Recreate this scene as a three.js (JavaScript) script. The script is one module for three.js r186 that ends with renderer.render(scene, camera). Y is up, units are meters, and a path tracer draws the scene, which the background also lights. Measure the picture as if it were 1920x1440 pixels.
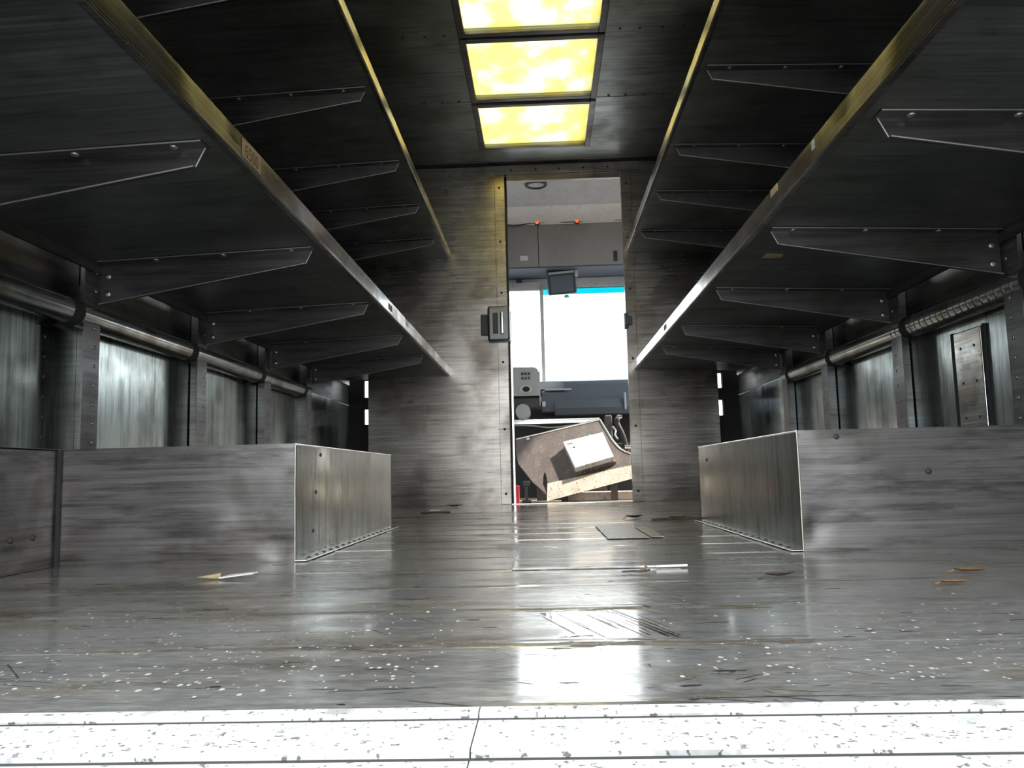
import * as THREE from 'three';
import { RoundedBoxGeometry } from 'three/addons/geometries/RoundedBoxGeometry.js';
import { mergeGeometries, toCreasedNormals } from 'three/addons/utils/BufferGeometryUtils.js';

// ---------------------------------------------------------------- camera, sky, sun, exposure
const scene = new THREE.Scene();
const camera = new THREE.PerspectiveCamera(2 * Math.atan(720 / 1540) * 180 / Math.PI, 4 / 3, 0.05, 500);
camera.position.set(0, 0.1703, 0);
camera.rotation.order = 'YXZ';
camera.rotation.set(0.1089, 0.0362, -0.0243);
const renderer = new THREE.WebGLRenderer({ antialias: true });
renderer.toneMapping = THREE.LinearToneMapping;
renderer.toneMappingExposure = 1.0;
renderer.shadowMap.enabled = true;
{ // thin overcast: a little brighter overhead, the same all the way round
  const w = 64, h = 32, a = new Float32Array(w * h * 4);
  for (let j = 0; j < h; j++) for (let i = 0; i < w; i++) {
    const el = ((j + 0.5) / h - 0.5) * Math.PI, k = 0.72 + 0.28 * Math.max(0, Math.sin(el)), o = (j * w + i) * 4;
    a[o] = 0.93 * k; a[o + 1] = 0.98 * k; a[o + 2] = 1.0 * k; a[o + 3] = 1;
  }
  const t = new THREE.DataTexture(a, w, h, THREE.RGBAFormat, THREE.FloatType);
  t.mapping = THREE.EquirectangularReflectionMapping; t.magFilter = THREE.LinearFilter; t.needsUpdate = true;
  scene.background = t; scene.environment = t;
  scene.backgroundIntensity = 6; scene.environmentIntensity = 6;
}
const sun = new THREE.DirectionalLight(0xfff3e0, 16);
sun.position.set(6.2, 7.4, -6.5); sun.target.position.set(0, 0, -5);
sun.castShadow = true; sun.shadow.radius = 4; sun.shadow.mapSize.set(2048, 2048);
Object.assign(sun.shadow.camera, { left: -6, right: 6, top: 6, bottom: -6, near: 0.5, far: 30 });
scene.add(sun, sun.target);

// ---------------------------------------------------------------- noise and textures
function rng(seed) { let s = seed >>> 0; return () => { s = (s + 0x6D2B79F5) >>> 0; let t = s; t = Math.imul(t ^ (t >>> 15), t | 1); t ^= t + Math.imul(t ^ (t >>> 7), t | 61); return ((t ^ (t >>> 14)) >>> 0) / 4294967296; }; }
function lattice(seed, px, py) { const r = rng(seed), a = new Float32Array(px * py); for (let i = 0; i < a.length; i++) a[i] = r(); return a; }
// tiling value noise over a w x h grid with px x py cells; returns a field 0..1
function noiseField(w, h, px, py, seed) {
  const L = lattice(seed, px, py), out = new Float32Array(w * h);
  const xi = new Int32Array(w), xj = new Int32Array(w), xf = new Float32Array(w);
  for (let i = 0; i < w; i++) { const x = i / w * px, k = Math.floor(x), f = x - k; xi[i] = k % px; xj[i] = (k + 1) % px; xf[i] = f * f * (3 - 2 * f); }
  for (let j = 0; j < h; j++) {
    const y = j / h * py, k = Math.floor(y), f0 = y - k, f = f0 * f0 * (3 - 2 * f0), r0 = (k % py) * px, r1 = ((k + 1) % py) * px;
    for (let i = 0; i < w; i++) {
      const a = L[r0 + xi[i]] + (L[r0 + xj[i]] - L[r0 + xi[i]]) * xf[i], b = L[r1 + xi[i]] + (L[r1 + xj[i]] - L[r1 + xi[i]]) * xf[i];
      out[j * w + i] = a + (b - a) * f;
    }
  }
  return out;
}
function fbm(w, h, px, py, oct, seed) {
  const out = new Float32Array(w * h); let amp = 0.5, tot = 0;
  for (let o = 0; o < oct; o++) {
    const ax = Math.min(w, px << o), ay = Math.min(h, py << o), n = noiseField(w, h, ax, ay, seed + 17 * o);
    for (let i = 0; i < out.length; i++) out[i] += amp * n[i];
    tot += amp; amp *= 0.55;
  }
  for (let i = 0; i < out.length; i++) out[i] /= tot;
  return out;
}
const clamp = (x, a = 0, b = 1) => Math.min(b, Math.max(a, x));
const smooth = (a, b, x) => { const t = clamp((x - a) / (b - a)); return t * t * (3 - 2 * t); };
function dataTex(arr, w, h, srgb = false) {
  const t = new THREE.DataTexture(arr, w, h, THREE.RGBAFormat, arr instanceof Float32Array ? THREE.FloatType : THREE.UnsignedByteType);
  t.wrapS = t.wrapT = THREE.RepeatWrapping; t.magFilter = THREE.LinearFilter; t.minFilter = THREE.LinearMipmapLinearFilter; t.generateMipmaps = true;
  if (srgb) t.colorSpace = THREE.SRGBColorSpace; t.needsUpdate = true; return t;
}
// brushed, stained sheet aluminium: streaks along v (vertical) or u (horizontal), blotches of grime, fine scratches
function metalMaps({ seed, vertical = true, size = 1024, tile = 1.2, grime = 0.5, roughLo = 0.22, roughHi = 0.5, tint = [1, 1, 1], warm = [0.62, 0.5, 0.4], rust = 0, metalLo = 0.75, scratches = 130 }) {
  const w = size, h = size, N = w * h;
  const streak = vertical ? fbm(w, h, 230, 4, 3, seed) : fbm(w, h, 4, 230, 3, seed);
  const fine = vertical ? noiseField(w, h, 512, 8, seed + 5) : noiseField(w, h, 8, 512, seed + 5);
  const blot = fbm(w, h, 4, 4, 6, seed + 91), blot2 = fbm(w, h, 7, 7, 5, seed + 191), dots = vertical ? fbm(w, h, 60, 8, 5, seed + 291) : fbm(w, h, 8, 60, 5, seed + 291);
  const scr = new Float32Array(N), r = rng(seed + 7);
  for (let k = 0; k < scratches; k++) {
    let x = r() * w, y = r() * h; const a = (r() - 0.5) * 1.2 + (vertical ? (r() < 0.7 ? Math.PI / 2 : 0) : 0), len = 20 + r() * r() * 260, v = 0.3 + r() * 0.7;
    for (let s = 0; s < len; s++) { const i = ((Math.floor(y) % h + h) % h) * w + ((Math.floor(x) % w + w) % w); scr[i] = Math.max(scr[i], v); x += Math.cos(a + Math.sin(s * 0.02) * 0.1); y += Math.sin(a); }
  }
  const col = new Uint8Array(N * 4), orm = new Uint8Array(N * 4);
  for (let i = 0; i < N; i++) {
    const g = grime * (0.5 * smooth(0.4, 0.75, blot[i]) + 0.3 * smooth(0.45, 0.75, blot2[i])) * (0.6 + 0.8 * streak[i]);
    const wr = smooth(0.55, 0.72, blot2[i]) * 0.35 * grime + rust * smooth(0.58, 0.7, blot[i]);
    const dk = smooth(0.5, 0.85, dots[i]) * grime * 0.95;
    let k = 0.8 + 0.17 * (streak[i] - 0.5) + 0.14 * (fine[i] - 0.5) + 0.12 * scr[i];
    k *= 1 - 0.55 * g - 0.45 * dk;
    for (let c = 0; c < 3; c++) { const base = k * tint[c], w2 = k * warm[c]; col[i * 4 + c] = clamp(base + (w2 - base) * clamp(wr)) * 255; }
    col[i * 4 + 3] = 255;
    const ro = roughLo + (roughHi - roughLo) * clamp(0.35 * streak[i] + 0.9 * smooth(0.35, 0.7, blot[i]) + 0.3 * (fine[i] - 0.5) + 0.4 * dk - 0.2 * scr[i]);
    orm[i * 4] = 255; orm[i * 4 + 1] = clamp(ro) * 255; orm[i * 4 + 2] = clamp(1 - (1 - metalLo) * clamp(g * 1.4 + wr)) * 255; orm[i * 4 + 3] = 255;
  }
  const a = dataTex(col, w, h, true), b = dataTex(orm, w, h);
  a.repeat.set(1 / tile, 1 / tile); b.repeat.set(1 / tile, 1 / tile);
  return { map: a, orm: b };
}
const waveTex = (() => { const s = 256, f = fbm(s, s, 3, 3, 3, 4242), a = new Float32Array(s * s * 4); for (let i = 0; i < s * s; i++) { a[i * 4] = a[i * 4 + 1] = a[i * 4 + 2] = f[i]; a[i * 4 + 3] = 1; } const t = dataTex(a, s, s); t.repeat.set(0.8, 0.8); return t; })();
const M = {};
function metal(name, color, maps, wave = 0.004, extra = {}) {
  const m = new THREE.MeshStandardMaterial({ color: new THREE.Color().setRGB(...color), map: maps.map, roughnessMap: maps.orm, metalnessMap: maps.orm, roughness: 1, metalness: 1, ...extra });
  if (wave) { m.bumpMap = waveTex; m.bumpScale = wave; }
  m.name = name; M[name] = m; return m;
}
function plain(name, color, rough = 0.6, metalness = 0, extra = {}) { const m = new THREE.MeshStandardMaterial({ color: new THREE.Color().setRGB(...color), roughness: rough, metalness, ...extra }); m.name = name; M[name] = m; return m; }
function speckled(name, base, { seed = 1, size = 512, tile = 0.6, vary = 0.3, spots = 0.3, sparse = 0, cells = 48, spot = [0.2, 0.17, 0.14], rough = 0.7, metalness = 0 } = {}) {
  const N = size * size, f = fbm(size, size, 5, 5, 6, seed), d = fbm(size, size, cells, cells, 3, seed + 3), f2 = fbm(size, size, 9, 3, 5, seed + 8), a = new Uint8Array(N * 4);
  for (let i = 0; i < N; i++) { const k = 1 - vary * (1 - f[i]) * 1.2, s = clamp(spots * (1.6 * smooth(0.64 + sparse, 0.72 + sparse, d[i]) + smooth(0.6 + sparse, 0.7 + sparse, f2[i]) * 0.7)); for (let c = 0; c < 3; c++) { const l = base[c] * k * (1 - s) + spot[c] * s; a[i * 4 + c] = 255 * Math.pow(clamp(l), 1 / 2.2); } a[i * 4 + 3] = 255; }
  const t = dataTex(a, size, size, true); t.repeat.set(1 / tile, 1 / tile);
  const m = new THREE.MeshStandardMaterial({ map: t, roughness: rough, metalness }); m.name = name; M[name] = m; return m;
}
const mapsV = metalMaps({ seed: 11, vertical: true, tile: 1.1, grime: 0.5, roughLo: 0.11, roughHi: 0.27, metalLo: 0.65 });
const mapsH = metalMaps({ seed: 23, vertical: false, tile: 1.0, grime: 0.6, roughLo: 0.24, roughHi: 0.46, metalLo: 0.6 });
const mapsS = metalMaps({ seed: 37, vertical: false, tile: 1.3, grime: 0.35, roughLo: 0.3, roughHi: 0.5, scratches: 60 });
const mapsL = metalMaps({ seed: 51, vertical: false, tile: 0.9, grime: 0.3, roughLo: 0.09, roughHi: 0.24, rust: 0.4, metalLo: 0.9 });
const mapsB = metalMaps({ seed: 29, vertical: false, tile: 1.2, grime: 0.38, roughLo: 0.22, roughHi: 0.38, metalLo: 0.6, scratches: 70 });
metal('skinMetal', [0.8, 0.91, 0.88], mapsV, 0.003);
metal('bulkheadMetal', [0.46, 0.425, 0.39], mapsB, 0.003);
metal('wheelBoxMetal', [0.37, 0.355, 0.35], mapsH, 0.004);
metal('wheelSideMetal', [0.48, 0.56, 0.57], mapsV, 0.003);
metal('shelfMetal', [0.39, 0.43, 0.43], mapsS, 0.002);
metal('lipMetal', [0.82, 0.82, 0.8], mapsL, 0);
metal('ceilingMetal', [0.6, 0.65, 0.64], mapsS, 0.004);
metal('postMetal', [0.29, 0.285, 0.29], mapsS, 0);
metal('pipeMetal', [0.85, 0.9, 0.88], mapsL, 0);
plain('rivetMetal', [0.46, 0.46, 0.44], 0.38, 1);
plain('darkRivet', [0.05, 0.05, 0.05], 0.6, 0.5);
plain('seamMetal', [0.5, 0.48, 0.42], 0.45, 1);
plain('flangeMetal', [0.33, 0.33, 0.33], 0.45, 1);
plain('edgeMetal', [0.8, 0.8, 0.78], 0.25, 1);
plain('blackRubber', [0.02, 0.02, 0.022], 0.7);
plain('blackPlastic', [0.025, 0.027, 0.03], 0.45);
plain('dashPlastic', [0.07, 0.09, 0.12], 0.5);
plain('greyPlastic', [0.34, 0.38, 0.42], 0.5);
plain('bayBlack', [0.016, 0.016, 0.017], 0.85);
plain('redPaint', [0.6, 0.03, 0.06], 0.4);
plain('tealPlastic', [0.03, 0.45, 0.5], 0.5);
plain('latchMetal', [0.16, 0.17, 0.18], 0.35, 0.8);
plain('chrome', [0.75, 0.76, 0.78], 0.15, 1);
speckled('cabWhite', [0.52, 0.53, 0.55], { seed: 61, vary: 0.25, spots: 0.15, rough: 0.5, tile: 0.9 });
speckled('cabCove', [0.72, 0.69, 0.67], { seed: 62, vary: 0.2, spots: 0.1, rough: 0.5, tile: 0.9 });
speckled('cabHeader', [0.33, 0.315, 0.31], { seed: 63, vary: 0.25, spots: 0.12, rough: 0.4, tile: 0.8 });
speckled('sillWhite', [0.55, 0.56, 0.56], { seed: 71, vary: 0.3, spots: 0.55, sparse: 0.06, cells: 110, spot: [0.06, 0.055, 0.05], rough: 0.55, tile: 0.46, size: 1024 });
speckled('cabFloor', [0.3, 0.25, 0.21], { seed: 77, vary: 0.5, spots: 0.5, rough: 0.8, tile: 0.5 });
speckled('coverBrown', [0.12, 0.1, 0.1], { seed: 81, vary: 0.4, spots: 0.3, spot: [0.2, 0.17, 0.16], rough: 0.6, tile: 0.4 });
speckled('coverCream', [0.7, 0.63, 0.57], { seed: 83, vary: 0.4, spots: 0.6, sparse: 0.05, spot: [0.14, 0.09, 0.07], rough: 0.6, tile: 0.3 });
speckled('boxWhite', [0.8, 0.8, 0.79], { seed: 85, vary: 0.15, spots: 0.35, rough: 0.45, tile: 0.3 });
speckled('boxRim', [0.2, 0.13, 0.1], { seed: 87, vary: 0.5, spots: 0.6, spot: [0.4, 0.35, 0.32], rough: 0.8, tile: 0.2 });
speckled('asphalt', [0.13, 0.13, 0.13], { seed: 91, vary: 0.4, spots: 0.4, spot: [0.2, 0.2, 0.2], rough: 0.9, tile: 2 });
speckled('leafBrown', [0.36, 0.19, 0.07], { seed: 93, vary: 0.6, spots: 0.4, rough: 0.7, tile: 0.06, size: 128 });
speckled('leafDark', [0.07, 0.055, 0.045], { seed: 95, vary: 0.6, spots: 0.3, rough: 0.8, tile: 0.06, size: 128 });
speckled('leafOrange', [0.5, 0.17, 0.05], { seed: 97, vary: 0.5, spots: 0.3, rough: 0.7, tile: 0.06, size: 128 });
speckled('paperWhite', [0.72, 0.7, 0.74], { seed: 99, vary: 0.2, spots: 0.1, rough: 0.8, tile: 0.1, size: 128 });
speckled('tapeTan', [0.34, 0.31, 0.27], { seed: 101, vary: 0.4, spots: 0.5, spot: [0.5, 0.49, 0.46], rough: 0.35, tile: 0.15, size: 256 });
speckled('stickerGrey', [0.4, 0.4, 0.36], { seed: 103, vary: 0.4, spots: 0.5, rough: 0.8, tile: 0.05, size: 128 });
speckled('stickerTan', [0.42, 0.33, 0.18], { seed: 105, vary: 0.4, spots: 0.4, rough: 0.8, tile: 0.05, size: 128 });

// ---------------------------------------------------------------- geometry helpers (world metres; uv in metres)
const V3 = (x, y, z) => new THREE.Vector3(x, y, z);
function uvm(g, swap = false) { // box-mapped uv in metres from the position
  g = g.index ? g.toNonIndexed() : g; if (!g.attributes.normal) g.computeVertexNormals();
  const p = g.attributes.position, n = p.count, uv = new Float32Array(n * 2), a = V3(), b = V3(), c = V3();
  for (let i = 0; i < n; i += 3) {
    a.fromBufferAttribute(p, i); b.fromBufferAttribute(p, i + 1); c.fromBufferAttribute(p, i + 2);
    const m = b.clone().sub(a).cross(c.clone().sub(a)), ax = Math.abs(m.x), ay = Math.abs(m.y), az = Math.abs(m.z);
    [a, b, c].forEach((q, k) => { let u, v; if (ax >= ay && ax >= az) { u = q.z; v = q.y; } else if (ay >= az) { u = q.x; v = q.z; } else { u = q.x; v = q.y; } if (swap) [u, v] = [v, u]; uv[(i + k) * 2] = u; uv[(i + k) * 2 + 1] = v; });
  }
  g.setAttribute('uv', new THREE.BufferAttribute(uv, 2)); for (const k of Object.keys(g.attributes)) if (!['position', 'normal', 'uv'].includes(k)) g.deleteAttribute(k);
  return g;
}
const box = (x0, x1, y0, y1, z0, z1) => { const g = new THREE.BoxGeometry(Math.abs(x1 - x0), Math.abs(y1 - y0), Math.abs(z1 - z0)); g.translate((x0 + x1) / 2, (y0 + y1) / 2, (z0 + z1) / 2); return uvm(g); };
const rbox = (x0, x1, y0, y1, z0, z1, r = 0.004, s = 2) => { const w = Math.abs(x1 - x0), h = Math.abs(y1 - y0), d = Math.abs(z1 - z0), g = new RoundedBoxGeometry(w, h, d, s, Math.min(r, w / 2.01, h / 2.01, d / 2.01)); g.translate((x0 + x1) / 2, (y0 + y1) / 2, (z0 + z1) / 2); return uvm(g); };
const join = (...gs) => mergeGeometries(gs.flat().map(g => uvm(g)), false);
// closed polygon in a plane, pushed along the third axis: axis 'x' -> pts are [z, y]; 'y' -> [x, z]; 'z' -> [x, y]
function prism(pts, axis, a, b, smoothAngle = 0) {
  const g = new THREE.ExtrudeGeometry(new THREE.Shape(pts.map(p => new THREE.Vector2(p[0], p[1]))), { depth: b - a, bevelEnabled: false });
  const p = g.attributes.position;
  for (let i = 0; i < p.count; i++) { const u = p.getX(i), v = p.getY(i), w = p.getZ(i) + a; if (axis === 'x') p.setXYZ(i, w, v, u); else if (axis === 'y') p.setXYZ(i, u, w, v); else p.setXYZ(i, u, v, w); }
  if (axis !== 'z') { // the swap mirrors the winding
    const flip = k => { const at = g.attributes[k]; for (let i = 0; i < at.count; i += 3) for (let c = 0; c < at.itemSize; c++) { const q = at.array[(i + 1) * at.itemSize + c]; at.array[(i + 1) * at.itemSize + c] = at.array[(i + 2) * at.itemSize + c]; at.array[(i + 2) * at.itemSize + c] = q; } };
    flip('position'); flip('uv');
  }
  g.deleteAttribute('normal'); g.computeVertexNormals();
  return uvm(smoothAngle ? toCreasedNormals(g, smoothAngle) : g);
}
function tube(points, r, seg = 24, rad = 8) { return uvm(new THREE.TubeGeometry(new THREE.CatmullRomCurve3(points.map(p => V3(...p))), seg, r, rad)); }
function cyl(a, b, r0, r1 = r0, n = 16) { const A = V3(...a), B = V3(...b), d = B.clone().sub(A), g = new THREE.CylinderGeometry(r1, r0, d.length(), n); g.applyQuaternion(new THREE.Quaternion().setFromUnitVectors(V3(0, 1, 0), d.normalize())); g.translate(...A.add(B).multiplyScalar(0.5).toArray()); return uvm(g); }

// ---------------------------------------------------------------- object helpers
const taken = new Map(), baseOf = new Map();
function numbered(name) { const n = taken.get(name) ?? 0; taken.set(name, n + 1); return n ? `${name}_${String(n).padStart(3, '0')}` : name; }
function thing(name, label, category, base = [0, 0, 0], group) {
  const o = new THREE.Group(); o.name = numbered(name); o.position.set(...base); o.userData = { label, category }; if (group) o.userData.group = group;
  baseOf.set(o, base); scene.add(o); return o;
}
function structure(name, label, category, base = [0, 0, 0]) { const o = thing(name, label, category, base); o.userData.kind = 'structure'; return o; }
function part(parent, name, geo, mat, label) {
  const b = baseOf.get(parent); geo = uvm(geo); geo.translate(-b[0], -b[1], -b[2]);
  const m = new THREE.Mesh(geo, mat); m.name = name; m.castShadow = m.receiveShadow = true; if (label) m.userData.label = label;
  baseOf.set(m, b); parent.add(m); return m;
}
function put(parent, name, geo, mat, [x, y, z], label) { // a shared geometry at a place
  const b = baseOf.get(parent), m = new THREE.Mesh(geo, mat); m.name = name; m.position.set(x - b[0], y - b[1], z - b[2]); m.castShadow = m.receiveShadow = true; if (label) m.userData.label = label; parent.add(m); return m;
}
function single(name, geo, mat, label, category, base, group) {
  geo = uvm(geo); geo.translate(-base[0], -base[1], -base[2]); const m = new THREE.Mesh(geo, mat); m.name = numbered(name); m.position.set(...base); m.castShadow = m.receiveShadow = true;
  m.userData = { label, category }; if (group) m.userData.group = group; baseOf.set(m, base); scene.add(m); return m;
}
const dome = (r, dir) => { const g = new THREE.SphereGeometry(r, 10, 4, 0, Math.PI * 2, 0, Math.PI / 2); g.scale(1, 0.55, 1); g.applyQuaternion(new THREE.Quaternion().setFromUnitVectors(V3(0, 1, 0), V3(...dir).normalize())); return uvm(g); };

// ================================================================ THE SETTING
const D = 4.608, WX = 1.157, H = 1.9635, REAR = 0.62;
const postsL = [0.69, 1.335, 1.985, 2.64, 3.28, 3.86], postsR = [0.69, 1.32, 1.955, 2.59, 3.25, 3.78];
// ground outside
{ const g = structure('ground', 'grey asphalt lot outside the van', 'ground', [0, -0.78, 0]); part(g, 'pavement', box(-60, 60, -0.9, -0.78, -60, 60), M.asphalt); }

// floor of transverse aluminium planks, each with a low rib along its joint
const floorFar = (() => {
  const w = 1024, h = 2048, N = w * h, X0 = -1.06, XW = 2.12, Z0 = -4.7, ZW = 4.1; // metres covered
  return { w, h, X0, XW, Z0, ZW };
})();
function floorMaps(w, h, X0, XW, Z0, ZW, seed, near) {
  const N = w * h, mx = w / XW, mz = h / ZW; // pixels per metre
  const str = fbm(w, h, Math.max(2, Math.round(XW * 2.5)), Math.round(ZW * 60), 3, seed), blot = fbm(w, h, Math.round(XW * 3), Math.round(ZW * 3) + 1, 6, seed + 3), blot2 = fbm(w, h, Math.round(XW * 6), Math.round(ZW * 12), 5, seed + 9), fine = fbm(w, h, Math.min(w, Math.round(XW * 90)), Math.min(h, Math.round(ZW * 300)), 2, seed + 13);
  const col = new Float32Array(N), rough = new Float32Array(N), met = new Float32Array(N), wrm = new Float32Array(N), r = rng(seed + 31);
  for (let i = 0; i < N; i++) {
    const g = smooth(0.44, 0.66, blot[i]), g2 = smooth(0.52, 0.68, blot2[i]);
    col[i] = 0.78 + 0.3 * (str[i] - 0.5) + 0.22 * (fine[i] - 0.5) - 0.2 * g - 0.16 * g2;
    rough[i] = 0.15 + 0.07 * g + 0.08 * g2 + 0.1 * (str[i] - 0.5) + 0.07 * (fine[i] - 0.5);
    met[i] = 0.74 - 0.22 * g - 0.2 * g2 + 0.2 * (str[i] - 0.5); wrm[i] = 0.25 * g + 0.35 * g2;
  }
  const put2 = (x, y, f) => { if (x >= 0 && y >= 0 && x < w && y < h) f(Math.floor(y) * w + Math.floor(x)); };
  const lineMark = (x0, z0, x1, z1, wid, f) => { const ax = (x0 - X0) * mx, ay = (z0 - Z0) * mz, bx = (x1 - X0) * mx, by = (z1 - Z0) * mz, n = Math.ceil(Math.hypot(bx - ax, by - ay) * 1.5) + 1, hw = Math.max(0.5, wid * mx / 2), hz = Math.max(0.5, wid * mz / 2); for (let k = 0; k <= n; k++) { const cx = ax + (bx - ax) * k / n, cy = ay + (by - ay) * k / n; for (let dy = -hz; dy <= hz; dy += 1) for (let dx = -hw; dx <= hw; dx += 1) put2(cx + dx, cy + dy, f); } };
  const scuff = v => i => { col[i] = clamp(col[i] + 0.22 * v); rough[i] = Math.max(0.06, rough[i] - 0.06 * v); met[i] = Math.min(1, met[i] + 0.3 * v); };
  const dark = v => i => { col[i] *= 1 - 0.26 * v; rough[i] = Math.min(0.6, rough[i] + 0.06 * v); };
  const inside = (x, z) => x > X0 && x < X0 + XW && z > Z0 && z < Z0 + ZW;
  for (let k = 0; k < (near ? 420 : 900); k++) { // general scuffs, mostly across the boards or skewed
    const x = X0 + r() * XW, z = Z0 + r() * ZW, a = (r() < 0.6 ? 0 : 0.6) + (r() - 0.5) * 0.7, l = 0.01 + r() * r() * 0.16; (r() < 0.6 ? lineMark(x, z, x + Math.cos(a) * l, z + Math.sin(a) * l, 0.0008, scuff(0.3 + 0.6 * r())) : lineMark(x, z, x + Math.cos(a) * l, z + Math.sin(a) * l * 0.4, 0.001 + 0.002 * r(), dark(0.5 * r())));
  }
  for (let k = 0; k < 46; k++) { // the field of skewed gouges on the third board
    const x = -0.01 + 0.105 * r(), z = -1.035 + 0.01 * r(), l = 0.06 + 0.11 * r(); if (inside(x, z)) { const dz = Math.min(0.175, l), up = 0.05 * (r() - 0.5); lineMark(x, z + up, x + dz * 0.32, z + dz + up, 0.0009 + 0.0014 * r(), r() < 0.65 ? scuff(1) : dark(0.6)); }
  }
  for (let k = 0; k < 60; k++) { const x = 0.02 + 0.2 * r(), z = -1.27 + 0.2 * r(), l = 0.03 + 0.06 * r(); if (inside(x, z)) lineMark(x, z, x + l * 0.5, z + l, 0.0012, scuff(0.6 * r())); }
  for (let k = 0; k < 46; k++) { const x = -0.02 + 0.2 * r(), z = -0.83 + 0.17 * r(), a = r() * 3, l = 0.006 + 0.025 * r(); if (inside(x, z)) lineMark(x, z, x + Math.cos(a) * l, z + Math.sin(a) * l, 0.0008, r() < 0.6 ? scuff(0.8) : dark(0.5)); }
  // ragged patch rubbed to a polish on the first board
  for (let j = 0; j < h; j++) for (let i = 0; i < w; i++) { const x = X0 + (i + 0.5) / mx, z = Z0 + (j + 0.5) / mz, q = j * w + i; if (z < -0.84 || z > -0.62 || x < -0.12 || x > 0.24) continue; const e = Math.max(Math.abs(x - 0.03) / 0.085, Math.abs(z + 0.715) / 0.1), p = smooth(0.0, 0.12, 1 - e + 2.4 * (blot2[q] - 0.5) + 0.5 * (fine[q] - 0.5)); rough[q] += (0.135 + 0.17 * smooth(0.4, 0.6, blot2[q]) + 0.14 * (fine[q] - 0.5) - rough[q]) * p; met[q] += (0.95 - met[q]) * p; col[q] += (0.94 - col[q]) * 0.8 * p; }
  // dried pale paint drops on the boards by the sill
  for (let k = 0; k < 760; k++) {
    const left = r() < 0.4, x = left ? -0.62 + 0.52 * r() : 0.1 + 0.75 * Math.pow(r(), 0.8), z = -0.66 - 0.5 * r() * r() - 0.06 * r(); if (!inside(x, z)) continue;
    const rad = 0.0006 + 0.0013 * r() * r(), px = (x - X0) * mx, py = (z - Z0) * mz; for (let dy = -rad * mz * 2.2; dy <= rad * mz * 2.2; dy++) for (let dx = -rad * mx * 1.4; dx <= rad * mx * 1.4; dx++) if ((dx / (rad * mx * 1.4)) ** 2 + (dy / (rad * mz * 2.2)) ** 2 <= 1) put2(px + dx, py + dy, i => { col[i] = 0.86; met[i] = 0.3; rough[i] = 0.5; wrm[i] = 0.1; });
  }
  for (let k = 0; k < (near ? 60 : 120); k++) { const x = X0 + r() * XW, z = Z0 + r() * ZW, l = 0.004 + 0.03 * r() * r(); for (let q = 0; q < 6; q++) lineMark(x + (r() - 0.5) * l, z + (r() - 0.5) * l * 0.3, x + (r() - 0.5) * l * 2, z + (r() - 0.5) * l * 0.4, 0.001 + 0.002 * r(), i => { col[i] *= 0.55; met[i] *= 0.7; rough[i] = Math.min(0.7, rough[i] + 0.1); wrm[i] = Math.min(1, wrm[i] + 0.3); }); }
  // rust-brown dirt along the ribs
  for (const [z, x0, x1, n] of [[-1.05, -0.06, 0.25, 90], [-0.84, 0.0, 0.24, 60]]) for (let k = 0; k < n; k++) { const x = x0 + (x1 - x0) * r(), zz = z + (r() - 0.5) * 0.02; if (inside(x, zz)) lineMark(x, zz, x + 0.01 + 0.03 * r(), zz + 0.003 * (r() - 0.5), 0.0015 + 0.002 * r(), i => { col[i] = Math.max(0.45, col[i] * 0.9); met[i] = Math.max(0.5, met[i] * 0.9); wrm[i] = Math.min(1, wrm[i] + 0.35); rough[i] = Math.min(0.45, rough[i] + 0.06); }); }
  const A = new Uint8Array(N * 4), B = new Uint8Array(N * 4);
  for (let i = 0; i < N; i++) { const k = clamp(col[i]), q = clamp(wrm[i]); A[i * 4] = 255 * k * (1 - 0.06 * q); A[i * 4 + 1] = 255 * k * (1 - 0.13 * q); A[i * 4 + 2] = 255 * k * (1 - 0.22 * q); A[i * 4 + 3] = 255; B[i * 4] = 255; B[i * 4 + 1] = 255 * clamp(rough[i]); B[i * 4 + 2] = 255 * clamp(met[i]); B[i * 4 + 3] = 255; }
  const a = dataTex(A, w, h, true), b = dataTex(B, w, h);
  for (const t of [a, b]) { t.repeat.set(1 / XW, 1 / ZW); t.offset.set(-X0 / XW, -Z0 / ZW); }
  return { map: a, orm: b };
}
metal('floorMetal', [0.8, 0.8, 0.79], floorMaps(1024, 2048, -1.06, 2.12, -4.7, 4.1, 301, false), 0.003);
metal('floorNearMetal', [0.8, 0.8, 0.79], floorMaps(2048, 900, -0.9, 1.8, -1.29, 0.68, 401, true), 0.003);
{
  const f = structure('floor', 'worn aluminium van floor of crosswise planks with scuffs and paint drops', 'floor', [0, -0.03, -2.6]);
  const joints = []; for (let d = REAR; d < D + 0.03; d += 0.2165) joints.push(d); joints.push(D + 0.03);
  for (let k = 0; k + 1 < joints.length; k++) {
    const a = -joints[k], b = -joints[k + 1] + 0.0008; if (a - b < 0.02) continue;
    const y = 0; // low rib at the near edge, groove at the far one
    const p = [[b, -0.03], [a, -0.03], [a, y - 0.0006], [a - 0.0015, y], [a - 0.012, y + 0.0009], [a - 0.02, y + 0.0009], [a - 0.034, y], [b + 0.002, y], [b, y - 0.0008]];
    part(f, 'floor_plank', prism(p, 'x', -1.05, 1.05), joints[k] < 1.2 ? M.floorNearMetal : M.floorMetal);
  }
  part(f, 'floor_patch', rbox(-0.062, 0.236, 0.0002, 0.0048, -1.862, -1.478, 0.0015, 2), M.floorMetal, 'rectangular cut-out lid set in the planks');
}
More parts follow.
